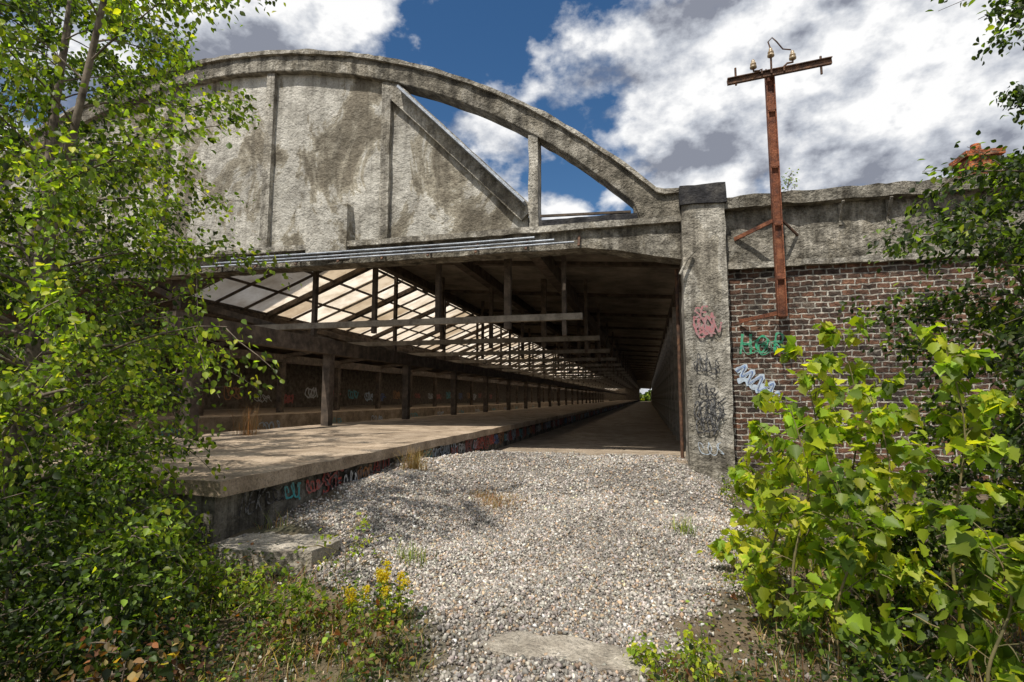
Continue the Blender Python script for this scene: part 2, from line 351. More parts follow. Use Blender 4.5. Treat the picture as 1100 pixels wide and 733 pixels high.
t=Tubes(); t.add([(1.0,11.62,4.78),(.86,11.55,4.6),(.72,11.5,4.3)],[.03,.03,.03],8); mkobj('stub_pipe',t.mesh('stub_pipe'),M_concpale,hall)
def quad(name,pts,mat,parent,th=.12):
    bm=bmesh.new(); a=[bm.verts.new(p) for p in pts]; b2=[bm.verts.new((p[0],p[1],p[2]+th)) for p in pts]
    bm.faces.new(a); bm.faces.new(b2[::-1])
    for i in range(4): bm.faces.new((a[i],a[(i+1)%4],b2[(i+1)%4],b2[i]))
    return finish(name,bm,mat,parent)
Y0,Y1=12.46,YE
XL,ZL,XR,ZR=-13.0,4.72,-9.0,6.30
def cl_(x): return ZR-.02-(x-XR)*.072
quad('ceiling',[(XR+.02,Y0,cl_(XR)),(1.6,Y0,cl_(1.6)),(1.6,Y1,cl_(1.6)),(XR+.02,Y1,cl_(XR))],M_ceil,hall)
quad('skylight',[(XL,Y0,ZL),(XR,Y0,ZR),(XR,Y1,ZR),(XL,Y1,ZL)],M_glass,hall,.02)
quad('skylight',[(XL-4.6,Y0,ZL+1.95),(XL-.06,Y0,ZL),(XL-.06,Y1,ZL),(XL-4.6,Y1,ZL+1.95)],M_glass,hall,.02)
bm=bmesh.new(); yy=12.5; i=0
while yy<Y1:
    w=.22 if i%3==0 else .06; h=.18 if i%3==0 else .07
    bar(bm,(XL,yy,ZL-.08),(XR,yy,ZR-.08),w,h); bar(bm,(XL-.1,yy,ZL-.08),(XL-4.6,yy,ZL+1.87),w,h); yy+=1.25 if yy<70 else 3.75; i+=1
for f in (0.02,.34,.67,.98):
    xx=XL+(XR-XL)*f; zz=ZL-.05+(ZR-ZL)*f; bar(bm,(xx,Y0,zz),(xx,Y1,zz),.06,.07)
    xx=XL-.1-4.5*f; zz=ZL-.05+1.93*f; bar(bm,(xx,Y0,zz),(xx,Y1,zz),.06,.07)
finish('glazing_bars',bm,M_timber,hall)
quad('side_roof',[(-21.5,Y0,4.9),(XL-4.6,Y0,ZL+1.95),(XL-4.6,Y1,ZL+1.95),(-21.5,Y1,4.9)],M_timber,hall)
quad('side_roof',[(-27,Y0,4.6),(-21.5,Y0,4.9),(-21.5,Y1,4.9),(-27,Y1,4.6)],M_timber,hall)
bm=bmesh.new(); prism(bm,[(-15.2,5.3),(XL,4.6),(-11.3,5.3)],12.46,12.52); finish('fascia_board',bm,M_timber,hall)
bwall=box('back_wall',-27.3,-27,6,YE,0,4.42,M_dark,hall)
box('side_wall',1.45,1.7,12.6,YE,-.2,4.3,M_dark,hall)  # kept below the ceiling; gap added to let sky light brighten the hall
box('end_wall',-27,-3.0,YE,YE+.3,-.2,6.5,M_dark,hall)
box('longitudinal_beam',-8.66,-8.34,8.0,YE,2.95,3.34,M_timber,hall)
box('longitudinal_beam',XL-.15,XL+.12,12.5,YE,ZL-.42,ZL-.1,M_timber,hall)
for x,d in ((-2.7,.5),(-5.3,.35),(-8.2,.3)):
    box('longitudinal_beam',x-.14,x+.14,12.47,YE,cl_(x)-d,cl_(x)-.012,M_timber,hall)
box('longitudinal_beam',.85,1.15,12.52,YE,4.7,4.98,M_timber,hall)
box('longitudinal_beam',-17.7,-17.4,9,YE,3.5,3.9,M_timber,hall)
Yk=13.2
bay=[]
bay.append(box('column',-8.61,-8.39,Yk-.11,Yk+.11,1.0,2.96,M_timber,hall))
bay.append(box('column',.86,1.08,Yk-.12,Yk+.12,.4,4.7,M_tie,hall))
bay.append(box('column',-17.68,-17.42,Yk-.13,Yk+.13,1.0,3.5,M_timber,hall))
bay.append(box('tie_beam',-11.0,-1.5,Yk-.08,Yk+.08,3.68,3.84,M_tie,hall))
for x,w in ((-9.0,.1),(-7.15,.1),(-5.3,.12),(-3.4,.17),(-1.95,.1)):
    bay.append(box('hanger_post',x-w/2,x+w/2,Yk-.075,Yk+.075,3.5 if x<-2 else 3.3,cl_(x),M_timber,hall))
bay.append(barobj('cross_beam',(-12.9,Yk+.2,4.5),(-8.5,Yk+.2,3.3),.12,.16,M_timber,hall))
bay.append(barobj('cross_beam',(-17.5,Yk,3.8),(-13.0,Yk,4.4),.14,.2,M_timber,hall))
for k in range(1,20):
    for o in bay: dup(o,5*k,hall)
dup(bay[0],-4.6,hall)
for k in range(8): dup(bay[1],2.5+5*k,hall)
t=Tubes(); t.add([(.72,12.7,.4),(.72,12.7,4.7)],[.04,.04],8); mkobj('drain_pipe',t.mesh('drain_pipe'),M_rustdark,hall)
bm=bmesh.new(); yy=15.7
while yy<125: bar(bm,(-9.0,yy,cl_(-9.0)-.06),(1.4,yy,cl_(1.4)-.06),.2,.11); yy+=5
finish('ceiling_joists',bm,M_timber,hall)
# ---------------------------------------------------------------- graffiti strokes
LET={'H':[[(0,0),(0,1)],[(.6,0),(.6,1)],[(0,.5),(.6,.55)]],'O':[[(.3,0),(0,.3),(0,.7),(.3,1),(.6,.7),(.6,.3),(.3,0)]],
'R':[[(0,0),(.05,1),(.5,.85),(.45,.55),(.05,.5),(.6,0)]],'S':[[(.6,.9),(.2,1),(0,.75),(.3,.52),(.6,.3),(.35,0),(0,.1)]],
'E':[[(.6,1),(0,.95),(0,.05),(.6,0)],[(0,.5),(.45,.52)]],'A':[[(0,0),(.3,1),(.6,0)],[(.12,.4),(.5,.4)]],'K':[[(0,0),(0,1)],[(.6,1),(.05,.45),(.6,0)]],
'M':[[(0,0),(.05,1),(.32,.4),(.6,1),(.65,0)]],'N':[[(0,0),(.05,1),(.55,0),(.6,1)]],'U':[[(0,1),(.05,.2),(.3,0),(.55,.2),(.6,1)]],
'L':[[(0,1),(0,0),(.55,.02)]],'T':[[(0,1),(.7,.97)],[(.33,1),(.3,0)]],'I':[[(.1,0),(.15,1)]]}
def catmull(p,n=6):
    if len(p)<3: return p
    q=[p[0]]+list(p)+[p[-1]]; out=[]
    for i in range(1,len(q)-2):
        for k in range(n):
            t=k/n; out.append(tuple(.5*((2*q[i][j])+(-q[i-1][j]+q[i+1][j])*t+(2*q[i-1][j]-5*q[i][j]+4*q[i+1][j]-q[i+2][j])*t*t+(-q[i-1][j]+3*q[i][j]-3*q[i+1][j]+q[i+2][j])*t**3) for j in (0,1)))
    out.append(p[-1]); return out
def graffiti(strokes,w,mapf,mat,parent,d=0):
    bm=bmesh.new()
    for st in strokes:
        pts=[Vector(p) for p in catmull(st)]; d+=.0006; prev=None
        for i,p in enumerate(pts):
            t=(pts[min(i+1,len(pts)-1)]-pts[max(i-1,0)]); 
            if t.length<1e-6: t=Vector((1,0))
            t.normalize(); n=Vector((-t.y,t.x)); ww=w*(.75+.25*math.sin(i*1.1))
            dd=.004+d+i*.0001
            a=bm.verts.new(mapf(p+n*ww/2,dd)); b2=bm.verts.new(mapf(p-n*ww/2,dd))
            if prev: bm.faces.new((prev[0],prev[1],b2,a))
            prev=(a,b2)
    return finish('graffiti',bm,mat,parent)
def word(s,x,y,h,slant=.15,sp=.85,jit=.08):
    out=[]; r=random.Random(s+str(x))
    for i,ch in enumerate(s):
        dy=r.uniform(-jit,jit)*h
        for st in LET[ch]: out.append([(x+(i*sp+p[0]+r.uniform(-.06,.06)+p[1]*slant)*h*.8,y+(p[1]+r.uniform(-.07,.07))*h+dy) for p in st])
    return out
def loops(x,y,w,h,k,seed):
    r=random.Random(seed); pts=[]; n=k*6
    for i in range(n):
        a=i*2*math.pi/6*r.uniform(.92,1.08); rr_=r.uniform(.55,1.)
        pts.append((x+w*(.15+.7*i/n)+w*.16*rr_*math.cos(a),y+h*(.5+.45*rr_*math.sin(a))))
    return [pts]
sd=lambda p,d:(-3.885+d,p[0],p[1])
words=['SOE','TAO','NEK','RUN','LOT','MUE','HAK','ROE','KEO','SAM']
tags=[P_black,P_white,P_teal,P_red,P_blue]; fills=[P_white,P_red,P_teal,P_blue,P_dblue,P_or,P_white,P_red]
graffiti(word('NEK',4.6,.64,.2,.3,.7,.2),.022,sd,P_black,plat)
graffiti(loops(4.9,.6,.5,.22,3,7),.022,sd,P_black,plat)
graffiti(loops(5.2,.6,.45,.22,3,17),.03,sd,P_teal,plat,.008)
graffiti(loops(5.6,.6,.4,.22,3,27),.03,sd,P_red,plat,.004)
yy=6.; k=0; rr=random.Random(4)
while yy<90:
    sc_=1+(yy-6)*.03; wd=words[k%len(words)]; kind=k%3
    if kind==0:
        h=.27; W=word(wd,yy,.56+rr.uniform(-.02,.02),h,.1,.7*sc_**.5,.15)
        graffiti(W,.09,sd,fills[(k*2+1)%len(fills)],plat); graffiti(W,.03,sd,P_black,plat,.012); yy+=h*1.8*sc_**.5
    elif kind==1:
        h=rr.uniform(.16,.26); graffiti(word(wd,yy,.58,h,rr.uniform(.1,.5),.7,.2),.034,sd,rr.choice(tags),plat)
        graffiti(loops(yy-.05,.53,.5*sc_,.26,3,k),.03,sd,rr.choice(tags[1:]),plat,.01); yy+=h*1.7
    else:
        graffiti(loops(yy,.53,.5*sc_,.28,3,k+50),.10,sd,fills[(k+3)%len(fills)],plat); graffiti(loops(yy,.53,.52*sc_,.28,3,k+80),.026,sd,P_black,plat,.012); yy+=.45*sc_
    k+=1; yy+=rr.uniform(-.05,.05)
fw=lambda p,d:(-26.995+d,p[0],p[1]); fp=lambda p,d:(-15.49+d,p[0],p[1])
for i in range(26):
    y_=14+i*3.1+rr.uniform(-.6,.6); graffiti(loops(y_,1.3+rr.uniform(0,.4),2.2,rr.uniform(.7,1.2),4,i+300),rr.uniform(.08,.2),fw,fills[i%len(fills)],hall)
    if i%2: graffiti(loops(y_*.8,.3,1.8,.5,4,i+400),.07,fp,tags[1+i%4],farp)
pf=lambda p,d:(p[0],11.645-d,p[1])
graffiti(loops(.9,3.0,.65,.5,4,11)+loops(.95,2.95,.5,.35,3,12),.05,pf,P_pink,hall)
graffiti(word('SE',.97,3.4,.22,.2),.04,pf,P_pink,hall,.006)
graffiti(loops(.88,2.2,.68,.42,4,3)+word('N',1.0,2.3,.34),.026,pf,P_black,hall)
graffiti(loops(.86,1.2,.72,.6,5,4)+word('OK',.95,1.3,.45,.3,.75)+loops(.95,1.78,.5,.3,3,14)+loops(.88,1.0,.65,.4,4,54),.034,pf,P_black,hall,.01)
graffiti(loops(.88,.6,.68,.3,3,33),.016,pf,P_blue,hall)
# ---------------------------------------------------------------- brick wall
bw=empty('brick_wall',(5.5,12.2,0),'weathered brick wall with concrete top band, graffiti at its end','wall')
bm=bmesh.new(); bbox(bm,1.7,14,12.02,12.42,-.3,4.5); finish('brickwork',bm,M_brick,bw)
box('concrete_band',1.67,14,11.97,12.44,4.5,5.72,M_conc,bw,.025,.25)
box('string_course',1.69,14,11.90,12.3,4.45,4.57,M_concpale,bw,.03,.15)
box('coping',1.67,14,11.74,12.6,5.72,5.97,M_conc,bw,.045,.15)
for i,x in enumerate((3.9,4.75,5.6)):
    bm=bmesh.new(); bar(bm,(x,11.97,5.35),(x,11.72,5.68),.045,.045); bar(bm,(x,11.955,5.25),(x,11.945,5.70),.06,.03)
    finish('bracket',bm,M_conc,bw)  # concrete bars added as stand-ins for small shadows under the coping
wf=lambda p,d:(p[0],12.015-d,p[1])
graffiti(word('HOR',1.9,2.70,.38,.15,1.05),.055,wf,P_green,bw)
graffiti(loops(1.85,2.60,1.0,.36,5,2),.02,wf,P_green,bw,.01)
zig=[[(1.8,2.3),(1.98,2.42),(1.9,2.2),(2.12,2.3),(2.02,2.05),(2.3,2.2),(2.2,1.9),(2.5,2.05),(2.42,1.82),(2.62,1.86)],[(1.82,2.1),(2.0,2.12),(2.1,1.98),(2.3,2.0),(2.4,1.88)]]
graffiti(zig,.12,wf,P_blue,bw); graffiti(zig[:1],.02,wf,P_dblue,bw,.014)
ch=empty('chimney',(8.4,16,4),'orange brick chimney stack behind the wall','chimney')
box('stack',8.15,8.85,15.7,16.4,0,7.9,M_brickor,ch,.02,.3); box('chimney_cap',8.08,8.92,15.63,16.47,7.9,8.05,M_brickor,ch,.02,.2)
t=Tubes(); t.add([(8.5,16.05,8.0),(8.5,16.05,8.35)],[.13,.11],10); mkobj('chimney_pot',t.mesh('chimney_pot'),M_brickor,ch)
# ---------------------------------------------------------------- utility pole
up=empty('utility_pole',(2.62,11.55,3.35),'rusty steel telegraph pole with insulators bolted to the brick wall','utility pole')
bm=bmesh.new(); px,py=2.62,11.5; hw=.085
bbox(bm,px-hw,px-hw+.022,py-.07,py+.07,3.35,8.5); bbox(bm,px+hw-.022,px+hw,py-.07,py+.07,3.35,8.5); bbox(bm,px-hw+.0219,px+hw-.0219,py-.012,py+.012,3.35,8.5)
finish('post',bm,M_rust,up)
for z in (4.1,5.2,6.4,7.6): box('batten_plate',px-.075,px+.075,py-.08,py-.0701,z,z+.1,M_rust,up)
bm=bmesh.new(); bar(bm,(1.78,11.38,8.28),(3.74,11.38,8.44),.07,.10); finish('crossarm',bm,M_rustdark,up)
barobj('crossarm_flange',(1.78,11.345,8.34),(3.74,11.345,8.50),.08,.016,M_rustdark,up)
barobj('bracket',(px-.08,11.5,3.42),(1.9,11.95,3.34),.04,.08,M_rust,up)
barobj('bracket',(px+.08,11.55,3.42),(px+.08,12.03,3.42),.04,.08,M_rust,up)
barobj('bracket',(px-.08,11.5,5.3),(1.88,11.97,5.1),.04,.08,M_rust,up)
barobj('bracket',(px+.08,11.52,5.32),(3.1,11.97,5.1),.035,.045,M_rustdark,up)
def lathe(prof,c,n=14):
    V=[];F=[]
    for r,z in prof:
        for k in range(n): t=2*math.pi*k/n; V.append((c[0]+r*math.cos(t)*.8,c[1]+r*math.sin(t)*.8,c[2]+z*.85))
    for i in range(len(prof)-1):
        for k in range(n): F.append((i*n+k,i*n+(k+1)%n,(i+1)*n+(k+1)%n,(i+1)*n+k))
    me=bpy.data.meshes.new('insulator'); me.from_pydata(V,[],F); me.update()
    for p in me.polygons: p.use_smooth=True
    return me
prof=[(.0,0),(.05,0),(.085,.02),(.085,.06),(.055,.08),(.075,.10),(.07,.14),(.04,.16),(.045,.20),(.03,.23),(0,.235)]
for x,zb,c in ((2.28,8.46,-1),(2.62,8.66,0),(3.02,8.54,1)):
    mkobj('insulator',lathe(prof,(x,11.3,zb)),M_cer,up)
    t=Tubes(); t.add([(x-c*.16,11.32,8.34),(x-c*.16,11.32,8.44),(x-c*.1,11.31,zb-.05),(x,11.3,zb-.05),(x,11.3,zb+.03)] if c else [(x,11.32,8.33),(x,11.3,zb+.02)],[.02]*(5 if c else 2),8)
    mkobj('insulator_pin',t.mesh('insulator_pin'),M_rustdark,up)
t=Tubes()
t.add([(2.62,11.3,8.85),(2.58,11.3,9.0),(2.66,11.3,9.08),(2.74,11.3,8.98),(2.85,11.3,8.8),(3.0,11.3,8.76)],[.014]*6,6)
mkobj('wire_remnant',t.mesh('wire_remnant'),M_rustdark,up)
for x in (1.95,3.55):
    t=Tubes(); t.add([(x,11.38,8.2),(x,11.38,8.58)],[.022,.022],6); mkobj('insulator_pin',t.mesh('insulator_pin'),M_rustdark,up)
# ---------------------------------------------------------------- slabs
def slab(label,cx_,cy_,poly,th):
    bm=bmesh.new(); z=float(gz(cx_,cy_))
    a=[bm.verts.new((cx_+x,cy_+y,z-.1)) for x,y in poly]; b2=[bm.verts.new((cx_+x,cy_+y,z+th)) for x,y in poly]
    bm.faces.new(a[::-1]); bm.faces.new(b2); n=len(poly)
    for i in range(n): bm.faces.new((a[i],a[(i+1)%n],b2[(i+1)%n],b2[i]))
    roughen(bm,.06,.018,7); o=finish('concrete_slab',bm,M_slab,None); o['label']=label; o['category']='concrete slab'
slab('broken flat concrete slab lying beside the platform',-3.3,4.4,[(-.5,-.33),(.1,-.36),(.5,-.2),(.55,.15),(.2,.34),(-.45,.3)],.08)
slab('mossy broken concrete slab half buried in gravel',-.6,3.58,[(-.6,.05),(-.45,-.12),(-.2,-.2),(.05,-.15),(.3,-.23),(.6,-.12),(.52,.08),(.3,.12),(.12,.2),(-.15,.15),(-.42,.19)],.03)
# ---------------------------------------------------------------- foliage
OVAL=[(0,0),(.25,.33),(.55,.34),(.8,.17),(1,0)]
LOBE=[(0,0),(.05,.3),(.22,.34),(.30,.52),(.48,.34),(.6,.36),(.78,.14),(1,0)]
def leaves(name,P,A,Nn,L,C,mat,parent,tmpl=OVAL,fold=.25,wid=1.):
    n=len(P); A=A/np.linalg.norm(A,axis=1,keepdims=True); S=np.cross(A,Nn); S/=np.linalg.norm(S,axis=1,keepdims=True)+1e-9; Nn=np.cross(S,A)
    k=len(tmpl); vs=[]
    def pt(a,s,sg): return P+A*(L*a)[:,None]+S*(L*s*sg*wid)[:,None]+Nn*(L*(s*fold-.18*a*a))[:,None]
    for a,s in tmpl: vs.append(pt(a,s,1))
    for a,s in tmpl[1:-1]: vs.append(pt(a,s,-1))
    nv=len(vs); V=np.stack(vs,1).reshape(-1,3)
    f1=list(range(k)); f2=([0]+list(range(k,nv))+[k-1])[::-1]
    F=(np.array([f1,f2])[None]+nv*np.arange(n)[:,None,None]).reshape(-1,k)
    me=fast_mesh(name,V,F,np.repeat(np.clip(C,.004,.8),nv,0)); return mkobj(name,me,mat,parent)
def colors(r,n,base,var=.35,yel=.15):
    base=np.array(base); c=base[r.integers(0,len(base),n)]*np.exp(r.normal(0,var,(n,1)))
    k=r.uniform(0,1,n)<yel; c[k]*=np.array([1.7,1.35,.8]); return np.clip(c,.004,.5)
def polyl(pts,n):
    pts=np.array(pts,float); q=np.vstack([2*pts[0]-pts[1],pts,2*pts[-1]-pts[-2]]); out=[]
    m_=len(pts)-1
    for t in np.linspace(0,m_-1e-6,n):
        i=int(t); u=t-i; a,b2,c,d=q[i:i+4]
        out.append(.5*(2*b2+(c-a)*u+(2*a-5*b2+4*c-d)*u*u+(3*b2-a-3*c+d)*u**3))
    return np.array(out)
def tree(name,label,cat,pts,r0,limbs,L,leafn,lsize,base,seed,t0=.15,prof=None,droop=.5,up_=.5,group=None,tmpl=OVAL,var=.35,yel=.15,twigs=6,bias=None,bark=None,spread=.06,wid=1.):
    r=np.random.default_rng(seed); e=empty(name,pts[0],label,cat,group)
    tr=polyl(pts,18); T=Tubes(); T.add(tr,[r0*(1-.85*i/17) for i in range(18)],9)
    segs=[]
    for i in range(limbs):
        t=t0+(1-t0)*(i+r.uniform(0,.8))/limbs; t=min(t,.99); idx=t*17; j=int(idx); p=tr[j]+(tr[min(j+1,17)]-tr[j])*(idx-j)
        az=i*2.4+r.uniform(-.5,.5); ln=L*(prof(t) if prof else (1-.6*t))*r.uniform(.75,1.2)
        d=np.array([math.cos(az),math.sin(az),up_+r.uniform(-.1,.4)]); 
        if bias is not None: d=d+np.array(bias)*r.uniform(.2,1)
        d/=np.linalg.norm(d); q=[p]
        for s in range(6):
            d=d+np.array([r.normal(0,.12),r.normal(0,.12),-droop*.16+r.normal(0,.06)]); d/=np.linalg.norm(d); q.append(q[-1]+d*ln/6)
        rb=r0*(1-.85*t)*.36; T.add(q,[max(rb*(1-.14*s),.003) for s in range(7)],6)
        for s in range(twigs):
            u=1.2+4.8*(s+r.uniform(0,1))/twigs; u=min(u,5.9); j=int(u); pp=q[j]+(q[j+1]-q[j])*(u-j)
            dd=(q[j+1]-q[j]); dd=dd/np.linalg.norm(dd)+r.normal(0,.75,3); dd[2]-=droop*.3; dd/=np.linalg.norm(dd); l2=ln*.38*r.uniform(.6,1.2); w=[pp]
            for a in range(3):
                dd=dd+np.array([0,0,-droop*.25])+r.normal(0,.1,3); dd/=np.linalg.norm(dd); w.append(w[-1]+dd*l2/3)
            T.add(w,[.005,.004,.003,.002],4); segs.append(w)
        segs.append(q[3:7])
    mkobj('trunk',T.mesh('trunk'),bark or M_bark,e)
    n=leafn; dens=r.uniform(.1,1.0,len(segs)); pr=dens/dens.sum(); si=r.choice(len(segs),n,p=pr)
    tt=r.uniform(0,2.999,n)
    SG=np.array([np.array(s)[:4] for s in segs]); j=tt.astype(int); f=(tt-j)[:,None]
    a=SG[si,j]; b2=SG[si,j+1]; P=a+(b2-a)*f+r.normal(0,spread,(n,3)); D=(b2-a); D/=np.linalg.norm(D,axis=1,keepdims=True)+1e-9
    A=D*.6+r.normal(0,.6,(n,3)); A[:,2]-=droop
    Nn=r.normal(0,.55,(n,3)); Nn[:,2]+=1
    Ls=r.uniform(.6,1.2,n)*lsize
    leaves('crown',P,A,Nn,Ls,colors(r,n,base,var,yel),M_leaf,e,tmpl,wid=wid)
    return e
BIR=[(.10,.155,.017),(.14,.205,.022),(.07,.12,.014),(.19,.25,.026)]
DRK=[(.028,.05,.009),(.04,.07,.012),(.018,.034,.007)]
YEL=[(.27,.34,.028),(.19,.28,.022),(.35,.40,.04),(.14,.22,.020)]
bl='slender birch tree with small fluttering leaves by the platform'; gb='birch trees by the platform'
tree('birch_tree',bl,'tree',[(-4.75,3.0,.1),(-4.6,3.1,1.6),(-4.55,3.15,3.0),(-4.2,3.15,5.0),(-3.85,3.2,7.6)],.06,40,1.72,16500,.054,BIR+YEL[1:2],11,t0=.08,prof=lambda t:1.0-.3*t,droop=.55,bias=(.25,.1,0),group=gb,twigs=7,var=.55)
tree('birch_tree',bl,'tree',[(-6.4,4.2,.1),(-6.3,4.3,2.0),(-6.5,4.4,4.2),(-6.3,4.4,7.8)],.08,36,1.9,12500,.062,BIR[:3]+DRK,12,t0=.08,prof=lambda t:1.0-.3*t,group=gb,twigs=7)
tree('birch_tree',bl,'tree',[(-5.2,1.9,.1),(-5.3,1.9,2.0),(-5.5,2.0,4.0),(-5.3,2.0,7.0)],.06,34,1.4,12000,.055,DRK,13,t0=.05,prof=lambda t:1.0-.35*t,group=gb)
tree('birch_tree',bl,'tree',[(-10.2,7.0,.1),(-10.2,7.0,2.5),(-10.5,7.0,5.2),(-10.2,7.0,8.5)],.1,34,2.3,9000,.085,DRK+BIR[:1],14,t0=.1,prof=lambda t:1.0-.4*t,group=gb)
tree('birch_tree',bl,'tree',[(-7.9,5.6,.1),(-7.9,5.6,2.5),(-8.2,5.6,5.6),(-7.8,5.6,9.6)],.09,36,2.0,11000,.075,DRK+BIR[:3],15,t0=.1,prof=lambda t:1.0-.35*t,group=gb)
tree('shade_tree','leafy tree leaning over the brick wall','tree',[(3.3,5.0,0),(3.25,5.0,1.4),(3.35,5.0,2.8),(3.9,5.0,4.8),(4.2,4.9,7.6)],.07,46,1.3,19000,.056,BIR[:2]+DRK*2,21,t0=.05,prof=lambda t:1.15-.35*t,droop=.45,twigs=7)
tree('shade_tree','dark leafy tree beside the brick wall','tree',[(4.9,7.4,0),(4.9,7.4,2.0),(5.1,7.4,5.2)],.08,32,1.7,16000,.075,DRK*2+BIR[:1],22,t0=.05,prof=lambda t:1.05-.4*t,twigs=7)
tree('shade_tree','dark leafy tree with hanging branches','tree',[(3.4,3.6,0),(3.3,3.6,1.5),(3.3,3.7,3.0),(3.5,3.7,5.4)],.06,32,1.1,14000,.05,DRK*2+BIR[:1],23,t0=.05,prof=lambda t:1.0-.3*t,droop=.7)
for i,(x,y,h,n) in enumerate(((.86,4.3,1.5,300),(1.14,4.45,2.1,400),(1.5,4.2,1.8,420),(1.9,4.1,2.2,460),(2.4,3.8,1.9,440),(1.1,3.7,1.3,320),(1.65,3.3,1.1,360),(2.2,3.1,1.2,360),(.85,5.0,1.15,260),(2.7,4.2,2.25,440),(1.5,4.7,2.3,340),(.95,4.0,1.7,260))):
    tree('maple_sapling','bright yellow green maple sapling growing beside the gravel','sapling',[(x,y,.03),(x-.06,y,h*.35),(x+.06,y-.02,h*.7),(x-.02,y,h)],.012,15,.34,n,.092,YEL if i not in (5,6,7) else YEL[1:2]+BIR,40+i,t0=.16,prof=lambda t:1.1-.55*t,droop=.65,up_=.8,group='maple saplings beside the gravel',tmpl=LOBE,twigs=2,spread=.03,yel=.2,var=.45,bark=M_stem)
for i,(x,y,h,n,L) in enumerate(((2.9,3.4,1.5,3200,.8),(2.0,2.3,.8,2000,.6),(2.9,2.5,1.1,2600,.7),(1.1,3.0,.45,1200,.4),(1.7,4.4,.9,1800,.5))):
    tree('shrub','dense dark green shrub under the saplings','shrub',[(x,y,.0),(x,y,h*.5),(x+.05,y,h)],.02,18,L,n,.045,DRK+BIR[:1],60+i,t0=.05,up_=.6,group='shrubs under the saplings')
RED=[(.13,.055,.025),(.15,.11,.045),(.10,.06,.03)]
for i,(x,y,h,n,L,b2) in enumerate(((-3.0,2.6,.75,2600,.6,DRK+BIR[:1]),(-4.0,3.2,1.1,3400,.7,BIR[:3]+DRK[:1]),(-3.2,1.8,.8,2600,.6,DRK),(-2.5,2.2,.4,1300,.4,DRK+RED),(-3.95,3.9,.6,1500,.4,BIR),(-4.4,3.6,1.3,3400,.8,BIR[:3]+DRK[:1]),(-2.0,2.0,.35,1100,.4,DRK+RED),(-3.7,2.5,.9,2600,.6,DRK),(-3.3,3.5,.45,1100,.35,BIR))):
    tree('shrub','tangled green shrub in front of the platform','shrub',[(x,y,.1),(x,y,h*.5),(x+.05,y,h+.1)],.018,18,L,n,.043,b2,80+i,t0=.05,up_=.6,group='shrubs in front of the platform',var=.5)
M_grass=leafmat('grass_blades',.3)
def blades(name,X,Y,Hh,C,parent=None,wd=.006,lean=.35,seed=0,z0=None):
    r=np.random.default_rng(seed); n=len(X); z=gz(X,Y)-.01 if z0 is None else np.full(n,z0)
    az=r.uniform(0,6.28,n); S=np.stack([np.cos(az),np.sin(az),0*az],1); D=np.stack([-np.sin(az),np.cos(az),0*az],1)
    ln=r.uniform(.1,1,n)*lean; B=np.stack([X,Y,z],1); U=np.array([0,0,1.])
    w=wd*r.uniform(.5,1.3,n)
    p=[]
    for t,ww in ((0,1),(.4,.9),(.75,.6),(1,.08)):
        c=B+U*(Hh*t*(1-.25*ln*t))[:,None]+D*(Hh*ln*t*t)[:,None]
        p+= [c+S*(w*ww)[:,None],c-S*(w*ww)[:,None]]
    V=np.stack(p,1).reshape(-1,3); f=np.array([[0,1,3,2],[2,3,5,4],[4,5,7,6]])
    F=(f[None]+8*np.arange(n)[:,None,None]).reshape(-1,4)
    return mkobj(name,fast_mesh(name,V,F,np.repeat(C,8,0)),M_grass,parent)
r=np.random.default_rng(77)
STRAW=[(.36,.26,.135),(.26,.18,.095),(.18,.115,.055),(.20,.10,.045)]
n=30000; X=r.uniform(-5,4,n); Y=r.uniform(1.9,7,n); k=(gmask(X,Y)<r.uniform(.0,.3,n))&((X>-3.75)|(Y<3.75))&((X<-1)|(X>-.2))&(slabk(X,Y)>1); X=X[k];Y=Y[k]
cl=(np.sin(X*3.1+1)*np.sin(Y*2.7)+np.sin(X*7)*.4)>-.5; X=X[cl];Y=Y[cl]
o=blades('grass',X,Y,r.uniform(.05,.24,len(X)),colors(r,len(X),STRAW*2+BIR+DRK,.4,.05),wd=.003,lean=1.1,seed=5); o['kind']='stuff'; o['label']='dry and green grass blades on the soil'; o['category']='grass'
def cover(name,label,n,xr,yr,base,seed,size=.045,hm=.3,thr=-.1):
    r=np.random.default_rng(seed); X=r.uniform(*xr,n); Y=r.uniform(*yr,n); k=(gmask(X,Y)<.12)&((X>-3.8)|(Y<4.1))&(slabk(X,Y)>.95); X=X[k];Y=Y[k]
    cl=np.sin(X*4.1+seed)*np.sin(Y*3.7)+r.uniform(-.5,.9,len(X))>thr; X=X[cl];Y=Y[cl]; n=len(X)
    P=np.stack([X,Y,gz(X,Y)+hm*r.uniform(0,1,n)**1.6],1); A=r.normal(0,1,(n,3)); A[:,2]*=.4; Nn=r.normal(0,.5,(n,3)); Nn[:,2]+=1
    o=leaves(name,P,A,Nn,r.uniform(.5,1.3,n)*size,colors(r,n,base,.5,.06),M_leaf,None); o['kind']='stuff'; o['label']=label; o['category']='undergrowth'
cover('undergrowth','low tangled leafy undergrowth in front of the platform',17000,(-5,-1.1),(1.8,4.2),DRK*2+BIR[:2]+RED,3,.032)
cover('undergrowth','low leafy undergrowth beneath the saplings',15000,(.0,4.2),(2.0,6.2),DRK*2+BIR[:2]+RED,4,.033)
cover('undergrowth','leafy weeds along the foot of the brick wall',5000,(1.2,5),(6,12),DRK+BIR+YEL[1:2],6,.065,.5)
def tuft(label,cat,name,x,y,h,n,cols,z0=None,rad=.08,wd=.003,lean=.9,seed=1,group=None):
    r=np.random.default_rng(seed); X=x+r.normal(0,rad,n); Y=y+r.normal(0,rad,n)
    o=blades(name,X,Y,r.uniform(.4,1.1,n)*h,colors(r,n,cols,.25,.1),None,wd,lean,seed,z0); o['label']=label; o['category']=cat
    if group: o['group']=group
